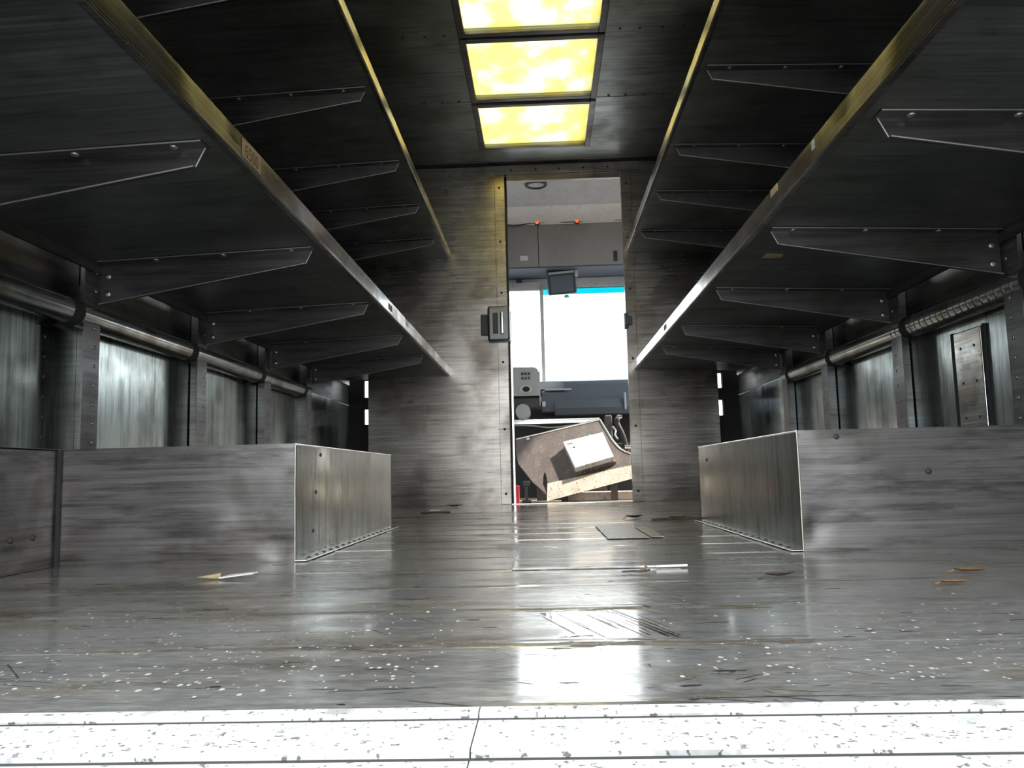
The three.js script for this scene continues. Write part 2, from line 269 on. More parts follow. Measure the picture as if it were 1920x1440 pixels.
// rear sill and bumper
{
  const s = structure('trim_1', 'pale painted sill plates along the rear edge of the floor', 'sill', [0, -0.06, -0.57]);
  for (const [x0, x1] of [[-1.2, -0.0515], [-0.0505, 1.2]]) {
    part(s, 'sill_nosing', prism([[-0.6, -0.06], [-0.6, 0.001], [-0.602, 0.003], [-0.6165, 0.003], [-0.6195, 0.001], [-0.6195, -0.06]], 'x', x0, x1), M.sillWhite);
    part(s, 'sill_plate', prism([[-0.532, -0.06], [-0.532, -0.0015], [-0.5335, 0], [-0.594, 0], [-0.5955, -0.0015], [-0.5955, -0.06]], 'x', x0, x1), M.sillWhite);
  }
  part(s, 'joint_seal', box(-1.2, 1.2, -0.03, -0.0005, -0.5955, -0.6), M.blackRubber, 'dark sealed joint'); part(s, 'joint_seal', box(-1.2, 1.2, -0.03, -0.005, -0.527, -0.532), M.blackRubber, 'dark sealed joint');
  const b = structure('trim_2', 'pale scratched step bumper behind the rear sill', 'bumper', [0, -0.1, -0.45]);
  for (const [x0, x1] of [[-1.2, -0.0515], [-0.0505, 1.2]]) part(b, 'bumper_plate', prism([[-0.36, -0.1], [-0.36, -0.008], [-0.364, -0.004], [-0.524, -0.004], [-0.527, -0.008], [-0.527, -0.1]], 'x', x0, x1), M.sillWhite);
}
// side walls: skin panels between riveted posts, kick panel with ledge, angle under the roof
const rivX = { 1: dome(0.0048, [-1, 0, 0]), '-1': dome(0.0048, [1, 0, 0]) };
for (const s of [-1, 1]) {
  const ds = s < 0 ? postsL : postsR, side = s < 0 ? 'left' : 'right';
  const w = structure(`wall_${side}`, s < 0 ? 'cargo wall of streaked aluminium panels and riveted posts, below the shelf marked 6500' : 'cargo wall of aluminium panels and riveted posts with a pale repair plate', 'wall', [s * WX, 0, -2.8]);
  const edges = [REAR, ...ds.slice(1), 4.92];
  for (let k = 0; k + 1 < edges.length; k++) {
    part(w, 'skin_panel', box(s * WX, s * (WX + 0.02), 0.2, 0.598, -edges[k] - 0.001, -edges[k + 1] + 0.001), M.skinMetal);
    part(w, 'skin_panel', box(s * (WX - 0.002), s * (WX + 0.02), 0.602, 2.03, -edges[k] - 0.001, -edges[k + 1] + 0.001), M.postMetal);
  }
  part(w, 'skin_panel', box(s * WX, s * (WX + 0.02), -0.1, 0.2, -REAR, -4.92), M.skinMetal);
  ds.forEach((d, k) => {
    const p = part(w, 'wall_post', join(box(s * 1.1, s * 1.103, 0.243, 1.95, -d + 0.07, -d), box(s * 1.1, s * WX, 0.243, 1.95, -d, -d - 0.003), box(s * 1.153, s * WX, 0.243, 1.95, -d, -d - 0.04)), M.postMetal, 'dark riveted channel post');
    if (k) for (let y = 0.27; y < 0.7; y += 0.047) { put(p, 'rivet', rivX[s], M.rivetMetal, [s * 1.1, y, -d + 0.02]); if (k < 4) put(p, 'rivet', rivX[s], M.darkRivet, [s * WX, y + 0.01, -d + 0.13]); }
  });
  part(w, 'roof_angle', box(s * 1.06, s * WX, 1.93, H, -REAR, -D), M.postMetal);
  if (s > 0) { // riveted repair strip on the skin
    const p = part(w, 'repair_plate', rbox(1.148, 1.156, 0.2, 0.527, -2.305, -2.165, 0.003, 1), M.pipeMetal, 'pale riveted repair plate');
    for (const y of [0.29, 0.385, 0.48]) for (const z of [-2.27, -2.2]) put(p, 'rivet', dome(0.004, [-1, 0, 0]), M.darkRivet, [1.148, y, z]);
    part(w, 'joint_strip', box(1.15, 1.156, 0.2, 0.53, -2.325, -2.31), M.blackRubber); part(w, 'joint_strip', box(1.15, 1.156, 0.2, 0.53, -2.16, -2.15), M.blackRubber);
  }
}
for (const s of [-1, 1]) {
  const w = structure(s < 0 ? 'trim_3' : 'trim_4', s < 0 ? 'low aluminium kick panel and ledge under the shelf marked 6500' : 'low aluminium kick panel and ledge under the rust-stained shelf lip', 'kick panel', [s * 1.03, 0, -2.6]);
  part(w, 'kick_panel', rbox(s * 1.026, s * 1.03, 0, 0.245, -REAR, -1.706, 0.0015, 1), M.wheelBoxMetal);
  part(w, 'kick_panel', rbox(s * 1.026, s * 1.03, 0, 0.245, -2.79, -D, 0.0015, 1), M.wheelBoxMetal);
  part(w, 'ledge', box(s * 1.026, s * WX, 0.241, 0.245, -REAR, -D), M.wheelBoxMetal);
  if (s < 0) for (const z of [-1.56, -1.63]) put(w, 'rivet', dome(0.007, [1, 0, 0]), M.darkRivet, [-1.026, 0.066, z]);
}
// ceiling panels around the row of skylights
const lights = [[3.84, 4.34], [3.234, 3.75], [2.63, 3.156], [2.03, 2.55], [1.43, 1.95]], XP = 0.273;
{
  const c = structure('ceiling', 'dark aluminium roof panels with riveted seams', 'ceiling', [0, H, -2.6]);
  const seams = [REAR - 0.02, 1.385, 1.99, 2.59, 3.195, 3.795, D + 0.03];
  for (let k = 0; k + 1 < seams.length; k++) {
    const z0 = -seams[k] - 0.0012, z1 = -seams[k + 1] + 0.0012, dz = (k % 2) * 0.002;
    for (const s of [-1, 1]) part(c, 'ceiling_panel', box(s * (XP + 0.005), s * 1.17, H - dz, H + 0.06, z0, z1), M.ceilingMetal);
    const open = lights.find(l => l[0] > seams[k] && l[1] < seams[k + 1] + 0.01);
    if (open) { part(c, 'ceiling_panel', box(-XP - 0.005, XP + 0.005, H, H + 0.06, z0, -open[0] + 0.003), M.ceilingMetal); part(c, 'ceiling_panel', box(-XP - 0.005, XP + 0.005, H, H + 0.06, -open[1] - 0.003, z1), M.ceilingMetal); }
    else part(c, 'ceiling_panel', box(-XP - 0.005, XP + 0.005, H, H + 0.06, z0, z1), M.ceilingMetal);
  }
  const rv = dome(0.006, [0, -1, 0]);
  for (const d of seams.slice(1, -1)) for (const s of [-1, 1]) for (const x of [0.36, 0.44, 0.53, 0.62]) put(c, 'rivet', rv, M.darkRivet, [s * x, H - 0.002, -d + 0.012]);
}
// skylights: mottled yellow fibreglass in dark angle frames
{
  const S = 512, f = fbm(S, S, 7, 5, 5, 700), g = fbm(S, S, 40, 40, 3, 705), a = new Uint8Array(S * S * 4);
  for (let i = 0; i < S * S; i++) { const k = smooth(0.42, 0.66, f[i]) * 0.75 + 0.25 * g[i]; a[i * 4] = 255; a[i * 4 + 1] = 253 - 9 * k; a[i * 4 + 2] = 228 - 56 * k; a[i * 4 + 3] = 255; }
  const t = dataTex(a, S, S, true); t.repeat.set(1.3, 1.3);
  const fibre = new THREE.MeshPhysicalMaterial({ map: t, transmission: 0.5, roughness: 1, thickness: 0, side: THREE.DoubleSide });
  lights.forEach(([a0, a1], k) => {
    const w = structure(`window_${k + 1}`, `mottled yellow fibreglass skylight, ${['beside the bulkhead', 'second from the bulkhead', 'third from the bulkhead', 'fourth from the bulkhead', 'fifth from the bulkhead'][k]}`, 'skylight', [0, H, -(a0 + a1) / 2]);
    part(w, 'pane', box(-XP - 0.004, XP + 0.004, H + 0.012, H + 0.015, -a0 + 0.002, -a1 - 0.002), fibre);
    const fr = 0.028, y0 = H - 0.014;
    for (const s of [-1, 1]) part(w, 'frame_rail', rbox(s * XP, s * (XP + fr), y0, H + 0.001, -a0 + fr, -a1 - fr, 0.003, 1), M.postMetal);
    part(w, 'frame_rail', rbox(-XP, XP, y0, H + 0.001, -a0 + fr, -a0, 0.003, 1), M.postMetal);
    part(w, 'frame_rail', rbox(-XP, XP, y0, H + 0.001, -a1, -a1 - fr, 0.003, 1), M.postMetal);
  });
}
// rear door frame (behind the picture's edge: it trims the daylight)
{
  const w = structure('wall_rear', 'rear doorway frame of the van body', 'door frame', [0, 0, -0.6]);
  for (const s of [-1, 1]) part(w, 'door_post', box(s * 0.95, s * 1.18, -0.06, 2.03, -0.56, -0.619), M.cabWhite);
  part(w, 'door_header', box(-0.95, 0.95, 1.72, 2.03, -0.56, -0.619), M.cabWhite);
}
// bulkhead with doorway
const DL = -0.184, DR = 0.488, DT = 1.9;
{
  const w = structure('wall_bulkhead', 'dull aluminium bulkhead with an open doorway to the cab', 'bulkhead', [0, 0, -D]);
  part(w, 'bulkhead_panel', box(-0.985, DL - 0.05, 0, H, -D, -D - 0.028), M.bulkheadMetal);
  part(w, 'bulkhead_panel', box(DR + 0.045, 0.985, 0, H, -D, -D - 0.028), M.bulkheadMetal);
  const jl = part(w, 'jamb_strip', rbox(DL - 0.058, DL, 0, DT, -D + 0.004, -D - 0.03, 0.002, 1), M.bulkheadMetal);
  const jr = part(w, 'jamb_strip', rbox(DR, DR + 0.058, 0, DT, -D + 0.004, -D - 0.03, 0.002, 1), M.bulkheadMetal);
  const hd = part(w, 'header_strip', rbox(-0.3, 0.6, DT, H - 0.012, -D + 0.006, -D - 0.03, 0.002, 1), M.bulkheadMetal);
  const sc = dome(0.007, [0, 0, 1]);
  for (const x of [-0.143, 0, 0.136, 0.275, 0.416]) put(hd, 'bolt', sc, M.darkRivet, [x, 1.922, -D + 0.006]);
  for (const y of [0.06, 0.42, 0.8, 1.2, 1.5, 1.82]) { put(jl, 'screw', sc, M.darkRivet, [DL - 0.03, y, -D + 0.004]); put(jr, 'screw', sc, M.darkRivet, [DR + 0.03, y, -D + 0.004]); }
  part(w, 'roof_seal', rbox(-0.98, 0.98, H - 0.011, H - 0.0005, -D + 0.012, -D - 0.02, 0.002, 1), M.blackRubber);
  part(w, 'door_seal', box(DL, DL + 0.012, 0, DT, -D - 0.03, -D - 0.06), M.blackRubber);
  part(w, 'door_edge', box(DL + 0.012, DL + 0.022, 0, 1.1, -D - 0.034, -D - 0.06), M.edgeMetal, 'bright door edge');
  part(w, 'door_track', box(DL, DR, DT - 0.03, DT, -D - 0.03, -D - 0.06), M.bulkheadMetal);
  for (const s of [-1, 1]) part(w, 'foot_strip', box(s < 0 ? -0.98 : DR + 0.06, s < 0 ? DL - 0.06 : 0.98, 0.0, 0.1, -D + 0.0025, -D), M.bulkheadMetal);
  part(w, 'threshold', rbox(DL, DR, 0.0, 0.006, -D + 0.02, -D - 0.035, 0.002, 1), M.edgeMetal);
}
// cab shell
{
  const c = structure('ceiling_cab', 'grey cab roof lining beyond the doorway', 'ceiling', [0, 2, -5.1]);
  part(c, 'roof_sheet', box(-1.18, 1.18, 2.0, 2.03, -D - 0.03, -5.52), M.cabWhite);
  part(c, 'cove', prism([[-5.5, 2.0], [-5.5, 2.03], [-6.15, 2.03], [-6.15, 1.945], [-5.75, 1.945]], 'x', -1.18, 1.18), M.cabCove);
  const f = structure('floor_cab', 'dirty brown cab floor', 'floor', [0, -0.02, -5.3]);
  part(f, 'floor_sheet', box(-1.18, 1.18, -0.06, -0.004, -D - 0.034, -5.95), M.cabFloor);
  part(f, 'floor_board', rbox(0.12, 0.9, -0.003, 0.05, -5.02, -5.14, 0.004, 1), M.coverCream, 'pale grimy floor rail');
  const w = structure('wall_front', 'cab front with header panels, windshield frame and dark firewall', 'wall', [0, 0, -6.1]);
  part(w, 'header_panel', rbox(-1.18, 0.002, 1.638, 1.944, -5.75, -5.775, 0.003, 1), M.cabHeader);
  part(w, 'header_panel', rbox(0.006, 1.18, 1.638, 1.944, -5.75, -5.775, 0.003, 1), M.cabHeader);
  part(w, 'header_backing', box(-1.18, 1.18, 1.637, 1.945, -5.776, -5.79), M.bayBlack);
  part(w, 'header_ledge', box(-1.18, 1.18, 1.628, 1.637, -5.752, -6.13), M.dashPlastic);
  part(w, 'top_rail', rbox(-1.18, 1.18, 1.555, 1.628, -6.08, -6.13, 0.004, 1), M.cabWhite);
  part(w, 'mullion', rbox(0.005, 0.032, 0.8, 1.556, -6.07, -6.12, 0.004, 1), M.cabWhite);
  part(w, 'inner_frame', rbox(-1.0, 0.006, 1.535, 1.6, -6.05, -6.08, 0.004, 1), M.cabWhite);
  part(w, 'windshield_sill', rbox(-1.18, 1.18, 0.77, 0.835, -5.95, -6.13, 0.006, 1), M.greyPlastic);
  part(w, 'firewall', box(-1.18, 1.18, -0.06, 0.775, -5.95, -6.0), M.bayBlack);
  part(w, 'header_slot', rbox(0.54, 0.566, 1.66, 1.735, -5.745, -5.752, 0.002, 1), M.blackPlastic, 'black switch plate');
  part(w, 'sticker', rbox(-0.128, -0.072, 1.685, 1.72, -5.747, -5.751, 0.001, 1), M.paperWhite, 'small white printed sticker');
  for (const s of [-1, 1]) {
    const a = structure(s < 0 ? 'wall_cab_left' : 'wall_cab_right', s < 0 ? 'cab side pillars framing the open doorway behind the gauge pod' : 'cab side pillars framing the open doorway beside the dashboard', 'wall', [s * 1.157, 0, -5.5]);
    part(a, 'front_pillar', rbox(s * 1.1, s * 1.18, -0.06, 2.0, -5.8, -6.13, 0.004, 1), M.cabWhite);
    part(a, 'door_lintel', rbox(s * 1.1, s * 1.18, 1.85, 2.0, -4.92, -5.8, 0.004, 1), M.cabWhite);
    // rear door pillar: a dark post with two openings beside the bulkhead's edge, where daylight shows
    const z0 = -4.86, z1 = -4.9, o = s < 0 ? 0.014 : 0;
    part(a, 'door_pillar', join(box(s * 1.066, s * WX, 0, 2.0, z0, z1), box(s * 0.9, s * 1.066, 0.735 + o, 2.0, z0, z1), box(s * 0.9, s * 1.066, 0.0, 0.482, z0, z1), box(s * 0.9, s * 1.066, 0.575, 0.645, z0, z1)), M.bayBlack);
  }
}
// windshield panes with a dyed band along the top
{
  const glass = new THREE.MeshPhysicalMaterial({ color: 0xffffff, transmission: 1, roughness: 0, thickness: 0, ior: 1.5 });
  const band = new THREE.MeshPhysicalMaterial({ color: new THREE.Color().setRGB(0.03, 0.42, 0.46), transmission: 1, roughness: 0, thickness: 0, ior: 1.5 });
  const a = structure('window_6', 'narrow windshield pane above the grey gauge pod', 'window', [-0.5, 0.835, -6.1]);
  part(a, 'pane', box(-1.1, 0.006, 0.834, 1.556, -6.1, -6.104), glass);
  const b = structure('window_7', 'wide windshield pane with a turquoise sun band along its top', 'window', [0.5, 0.835, -6.1]);
  part(b, 'pane', box(0.031, 1.1, 0.834, 1.506, -6.1, -6.104), glass);
  part(b, 'sun_band', prism([[0.031, 1.5065], [1.1, 1.5065], [1.1, 1.556], [0.031, 1.556]], 'z', -6.104, -6.1), band, 'turquoise tinted band');
}

// ================================================================ SHELVES
const boltDown = dome(0.0075, [0, -1, 0]), boltBack = dome(0.0085, [0, 0, 1]);
function shelf(s, front, y, wallY, dB, name, label, lipH, cuts) {
  const X = x => s * x, under = x => y + (wallY - y) * (x - front) / (1.098 - front);
  const o = thing(name, label, 'shelf', [X(0.8), y, -2.65], 'long parcel shelves'), z0 = -0.66, z1 = -D + 0.002;
  const quad = (pts, a, b) => prism(s > 0 ? pts : pts.map(p => [-p[0], p[1]]).reverse(), 'z', a, b);
  part(o, 'shelf_sheet', quad([[front, y], [1.098, under(1.098)], [1.098, under(1.098) + 0.002], [front, y + 0.002]], z1, z0), M.shelfMetal);
  part(o, 'back_angle', quad([[1.092, under(1.092) - 0.028], [1.098, under(1.098) - 0.028], [1.098, under(1.098)], [1.092, under(1.092)]], z1, z0), M.postMetal);
  const ends = [-z0, ...cuts, -z1];
  for (let k = 0; k + 1 < ends.length; k++) part(o, 'front_lip', join(rbox(X(front - 0.0025), X(front), y - 0.001, y + lipH, -ends[k] - 0.0015, -ends[k + 1] + 0.0015, 0.001, 1), rbox(X(front), X(front + 0.014), y - 0.0025, y - 0.0005, -ends[k] - 0.0015, -ends[k + 1] + 0.0015, 0.0009, 1)), M.lipMetal, 'bright aluminium lip');
  dB.forEach(d => {
    const t = x => under(x) - 0.0028;
    const plate = quad([[0.562 + front - 0.5236, t(0.562)], [0.578 + front - 0.5236, t(0.578) - 0.032], [1.096, t(1.096) - 0.1], [1.096, t(1.096)]], -d, -d + 0.0025);
    const top = quad([[0.556 + front - 0.5236, t(0.556)], [0.556 + front - 0.5236, t(0.556) + 0.0025], [1.09, t(1.09) + 0.0025], [1.09, t(1.09)]], -d, -d + 0.034);
    const a = 0.578 + front - 0.5236, low = quad([[a, t(0.578) - 0.034], [1.096, t(1.096) - 0.102], [1.096, t(1.096) - 0.0995], [a, t(0.578) - 0.0315]], -d, -d + 0.011);
    const b = part(o, 'bracket', join(plate, top, low), M.postMetal), f0 = 0.556 + front - 0.5236;
    part(b, 'flange_edge', cyl([X(f0), t(0.556) + 0.0006, -d + 0.0345], [X(1.09), t(1.09) + 0.0006, -d + 0.0345], 0.0021, 0.0021, 8), M.flangeMetal);
    part(b, 'flange_edge', cyl([X(a), t(0.578) - 0.033, -d + 0.0115], [X(1.096), t(1.096) - 0.101, -d + 0.0115], 0.0023, 0.0023, 8), M.flangeMetal);
    part(b, 'flange_edge', cyl([X(a), t(0.578) - 0.032, -d + 0.003], [X(f0 + 0.006), t(0.562), -d + 0.003], 0.002, 0.002, 8), M.flangeMetal);
    for (const x of [0.61, 0.78, 0.95]) put(b, 'bolt', boltDown, M.rivetMetal, [X(x), t(x), -d + 0.018]);
    for (const e of [0.03, 0.075]) put(b, 'bolt', boltBack, M.rivetMetal, [X(1.078), t(1.078) - e, -d + 0.0025]);
  });
  return o;
}
const shLL = shelf(-1, 0.5236, 0.739, 0.719, postsL.map(d => d - 0.004), 'parcel_shelf', 'lower aluminium parcel shelf, its lip marked 6500', 0.043, []);
const shLR = shelf(1, 0.5236, 0.739, 0.715, postsR.map(d => d - 0.004), 'parcel_shelf', 'lower aluminium parcel shelf with rust-stained lip on the wall with the repair plate', 0.043, [3.77]);
const shUL = shelf(-1, 0.5046, 1.412, 1.39, [0.69, 1.26, 1.885, 2.515, 3.135, 3.66, 4.2], 'parcel_shelf', 'upper aluminium parcel shelf above the shelf marked 6500', 0.036, []);
const shUR = shelf(1, 0.5046, 1.412, 1.39, [0.69, 1.23, 1.85, 2.467, 3.08, 3.6, 4.2], 'parcel_shelf', 'upper aluminium parcel shelf above the rust-stained lip', 0.036, []);
{ // stickers and tags on the shelves
  const cv = document.createElement('canvas'); cv.width = 256; cv.height = 84; const c = cv.getContext('2d');
  c.fillStyle = '#6d6249'; c.fillRect(0, 0, 256, 84); c.strokeStyle = '#3a140d'; c.fillStyle = '#3a140d'; c.font = 'bold 82px sans-serif'; c.textAlign = 'center'; c.textBaseline = 'middle'; c.fillText('6500', 128, 45);
  const t = new THREE.CanvasTexture(cv); t.colorSpace = THREE.SRGBColorSpace;
  const g = new THREE.PlaneGeometry(0.1, 0.034); g.rotateY(Math.PI / 2); 
  const m = new THREE.Mesh(g, new THREE.MeshStandardMaterial({ map: t, roughness: 0.7 })); m.name = 'number_sticker'; m.userData.label = 'tan sticker with handwritten 6500';
  const b = baseOf.get(shLL); m.position.set(-0.5205 - b[0], 0.761 - b[1], -1.437 - b[2]); shLL.add(m);
  const tag = (o, x0, x1, y0, y1, z0, z1, mat, label) => part(o, 'label_tag', rbox(x0, x1, y0, y1, z0, z1, 0.0004, 1), mat, label);
  tag(shLL, -0.5211, -0.5196, 0.748, 0.768, -2.775, -2.84, M.stickerGrey, 'grey label');
  tag(shLR, 0.5211, 0.5196, 0.752, 0.772, -3.37, -3.43, M.stickerGrey, 'grey label');
  tag(shLR, 0.5211, 0.5196, 0.765, 0.781, -1.74, -1.79, M.stickerTan, 'torn tan tape');
  tag(shLR, 0.5211, 0.5196, 0.76, 0.778, -1.497, -1.51, M.stickerGrey, 'pale scrap');
  tag(shUL, -0.66, -0.605, 1.4085, 1.4105, -2.26, -2.32, M.stickerGrey, 'grey paper label under the sheet');
  tag(shUL, -0.72, -0.66, 1.4055, 1.4075, -4.3, -4.34, M.stickerTan, 'tan label under the sheet');
  tag(shLR, 0.605, 0.655, 0.7335, 0.7355, -2.16, -2.2, M.stickerTan, 'torn tan tape under the sheet');
}

// ================================================================ WHEEL WELL BOXES
for (const s of [-1, 1]) {
  const o = thing('wheel_well_box', s < 0 ? 'sheet aluminium wheel well box with dark corner joint, below the shelf marked 6500' : 'sheet aluminium wheel well box with dented corner, below the rust-stained shelf lip', 'wheel well', [s * 0.8, 0, -2.25], 'wheel well boxes');
  const xi = 0.5185, xo = 1.026, a = -1.708, b = -2.783, hw = 0.2446, X = x => s * x;
  { // rear panel, beaten in beside the inner corner
    const w = xo - xi, g = new THREE.BoxGeometry(w, hw, 0.004, 60, 30, 1); g.translate(X((xi + xo) / 2), hw / 2, a - 0.002);
    const p = g.attributes.position, dents = s > 0 ? [[0.548, 0.05, 0.028, 0.0055], [0.6, 0.07, 0.05, 0.002], [0.8, 0.15, 0.09, 0.002]] : [[0.555, 0.03, 0.03, 0.003], [0.62, 0.1, 0.05, 0.0025], [0.85, 0.14, 0.1, 0.003]];
    for (let i = 0; i < p.count; i++) { let z = 0; const e = smooth(0, 0.02, Math.abs(p.getX(i)) - xi) * smooth(0, 0.02, hw - p.getY(i)); for (const [cx, cy, r, h] of dents) z -= h * Math.exp(-(((Math.abs(p.getX(i)) - cx) / r) ** 2 + ((p.getY(i) - cy) / r) ** 2)); p.setZ(i, p.getZ(i) + z * e); }
    g.computeVertexNormals(); part(o, 'rear_panel', g, M.wheelBoxMetal);
  }
  part(o, 'side_panel', rbox(X(xi), X(xi + 0.004), 0.0, hw, a - 0.0042, b, 0.002, 2), M.wheelSideMetal);
  part(o, 'front_panel', rbox(X(xi), X(xo), 0.0, hw, b - 0.0002, b - 0.004, 0.002, 1), M.wheelBoxMetal);
  part(o, 'top_panel', box(X(xi + 0.004), X(xo), hw - 0.006, hw - 0.002, a - 0.0045, b), M.wheelBoxMetal);
  part(o, 'edge_bead', cyl([X(xi + 0.0005), hw - 0.0015, a], [X(xi + 0.0005), hw - 0.0015, b], 0.0022), M.edgeMetal, 'bright folded edge');
  part(o, 'corner_bead', tube([[X(xi + 0.001), 0.001, a], [X(xi + 0.001), 0.08, a + 0.001], [X(xi + 0.0018), 0.15, a], [X(xi + 0.001), hw - 0.001, a]], 0.0018, 16, 8), M.seamMetal, 'pale corner joint');
  const fl = part(o, 'floor_flange', rbox(X(xi - 0.026), X(xi + 0.001), 0.0018, 0.0042, a + 0.006, b, 0.001, 1), M.edgeMetal);
  const rv = dome(0.005, [0, 1, 0]); for (let z = a - 0.05; z > b; z -= 0.06) put(fl, 'rivet', rv, M.darkRivet, [X(xi - 0.014), 0.0042, z]);
  if (s < 0) part(o, 'corner_gasket', box(X(1.018), X(1.026), 0, hw - 0.002, a + 0.004, a - 0.002), M.blackRubber, 'dark joint');
  const dd = dome(0.006, [0, 0, 1]); for (const [x, y] of (s < 0 ? [] : [[0.78, 0.155], [0.6, 0.23]])) put(o, 'rivet', dd, M.darkRivet, [X(x), y, a]);
  const ds = dome(0.005, [-s, 0, 0]); for (const [y, z] of (s < 0 ? [[0.225, -1.9], [0.14, -1.86], [0.055, -1.84]] : [[0.2, -2.65]])) put(o, 'rivet', ds, M.darkRivet, [X(xi), y, z]);
}

// ================================================================ PIPES ALONG THE WALLS
{
  const o = thing('conduit_pipe', 'smooth grey metal pipe behind the posts on the wall below the shelf marked 6500', 'pipe', [-1.125, 0.585, -2.6]);
  part(o, 'pipe', cyl([-1.125, 0.583, -0.63], [-1.125, 0.583, -3.86], 0.032, 0.032, 28), M.pipeMetal);
  for (const d of postsL.slice(1)) part(o, 'collar', cyl([-1.125, 0.583, -d + 0.12], [-1.125, 0.583, -d + 0.075], 0.0326, 0.0326, 24), M.blackRubber, 'dark rubber collar');
  const q = thing('flexible_duct', 'ribbed metal duct behind the posts on the wall with the repair plate', 'pipe', [1.125, 0.585, -2.6]);
  const pts = []; for (let z = 0.63; z <= 3.78; z += 0.003) { const ph = (z * 1000) % 33; pts.push(new THREE.Vector2(z > 1.6 && z < 2.6 && ph < 4 ? 0.0316 : 0.033, z)); }
  const g = new THREE.LatheGeometry(pts, 24); g.rotateX(-Math.PI / 2); g.translate(1.125, 0.583, 0); part(q, 'duct', g, M.pipeMetal);
  for (const d of postsR.slice(1)) part(q, 'collar', cyl([1.125, 0.583, -d + 0.12], [1.125, 0.583, -d + 0.075], 0.0338, 0.0338, 24), M.blackRubber, 'dark rubber collar');
}

// ================================================================ DOORWAY HARDWARE
{
  const o = thing('door_latch', 'black and grey slam latch on the bulkhead beside the doorway', 'latch', [-0.25, 1.0, -D + 0.004]);
  const z = -D + 0.004;
  part(o, 'back_plate', rbox(-0.336, -0.28, 0.955, 1.075, z + 0.012, z, 0.004, 2), M.blackPlastic);
  part(o, 'body', rbox(-0.294, -0.168, 0.915, 1.115, z + 0.055, z + 0.0005, 0.014, 4), M.latchMetal);
  part(o, 'handle', rbox(-0.222, -0.2, 0.95, 1.08, z + 0.068, z + 0.05, 0.008, 3), M.chrome, 'bright pull handle');
  part(o, 'recess', rbox(-0.265, -0.236, 0.955, 1.075, z + 0.058, z + 0.05, 0.004, 2), M.blackPlastic);
  const k = thing('strike_plate', 'small dark strike plate on the bare jamb facing the latch', 'strike plate', [0.5, 1.0, -D]);
  part(k, 'plate', rbox(0.478, 0.5, 0.97, 1.06, -D + 0.016, -D - 0.02, 0.004, 2), M.dashPlastic);
  part(k, 'keeper', rbox(0.482, 0.52, 0.99, 1.04, -D + 0.03, -D + 0.014, 0.004, 2), M.dashPlastic);
}

// ================================================================ CAB CONTENTS
{
  const r = thing('ceiling_ring', 'dark round ring on the cab ceiling', 'vent', [0, 2, -5.06]);
  const g = new THREE.TorusGeometry(0.062, 0.01, 10, 40); g.rotateX(Math.PI / 2); g.translate(0, 1.994, -5.06); part(r, 'ring', g, M.blackPlastic);
  part(r, 'dish', cyl([0, 1.999, -5.06], [0, 1.994, -5.06], 0.058, 0.056, 32), M.cabWhite);
}
{
  const amber = new THREE.MeshStandardMaterial({ color: new THREE.Color().setRGB(0.9, 0.18, 0.03), emissive: new THREE.Color().setRGB(1, 0.16, 0.03), emissiveIntensity: 0.9, roughness: 0.4 });
  for (const [x, l] of [[0.0, 'orange glowing marker lamp above the header seam'], [0.285, 'orange glowing marker lamp above the wide header panel']]) {
    const o = thing('marker_lamp', l, 'lamp', [x, 1.955, -5.72], 'orange marker lamps');
    part(o, 'socket', cyl([x, 1.953, -5.715], [x, 1.953, -5.735], 0.019, 0.019, 20), M.blackRubber);
    part(o, 'lens', cyl([x, 1.953, -5.703], [x, 1.953, -5.7155], 0.011, 0.014, 16), amber);
  }
  single('lamp_wire', tube([[-0.25, 1.95, -5.725], [-0.17, 1.938, -5.735], [-0.06, 1.95, -5.73], [0.02, 1.953, -5.725], [0.12, 1.958, -5.72], [0.2, 1.951, -5.725], [0.29, 1.952, -5.725], [0.42, 1.957, -5.725], [0.62, 1.952, -5.725]], 0.0045, 60, 6), M.blackRubber, 'thin black wire looping between the orange lamps', 'wire', [0.1, 1.95, -5.725]);
}
{ // monitor or visor box hanging from the header
  const o = thing('visor_box', 'dark boxy monitor hanging tilted in front of the windshield', 'monitor', [0.165, 1.6, -5.85]);
  const rot = g => { g.translate(-0.165, -1.55, 5.86); g.rotateZ(0.07); g.rotateX(0.15); g.translate(0.165, 1.55, -5.86); return g; };
  part(o, 'housing', rot(rbox(0.062, 0.27, 1.458, 1.632, -5.85, -5.9, 0.012, 3)), M.blackPlastic);
  part(o, 'screen', rot(rbox(0.085, 0.248, 1.47, 1.592, -5.846, -5.852, 0.004, 2)), M.dashPlastic, 'dark blank screen');
  part(o, 'top_bar', rot(rbox(0.075, 0.262, 1.606, 1.622, -5.838, -5.852, 0.004, 2)), M.greyPlastic);
  part(o, 'bracket', rbox(0.262, 0.285, 1.585, 1.632, -5.84, -5.88, 0.003, 2), M.cabWhite, 'white mounting bracket');
  part(o, 'knob', cyl([0.2, 1.452, -5.88], [0.2, 1.436, -5.88], 0.016, 0.02, 16), M.tealPlastic, 'turquoise knob');
}
{ // sun visor clip
  const o = thing('mirror_clip', 'small dark clip on the windshield frame beside the mullion', 'clip', [-0.15, 1.61, -6.06]);
  part(o, 'clip', rbox(-0.17, -0.125, 1.592, 1.618, -6.035, -6.052, 0.004, 2), M.blackPlastic); part(o, 'stem', tube([[-0.165, 1.6, -6.045], [-0.19, 1.595, -6.045], [-0.195, 1.56, -6.045]], 0.004, 12, 6), M.greyPlastic);
}
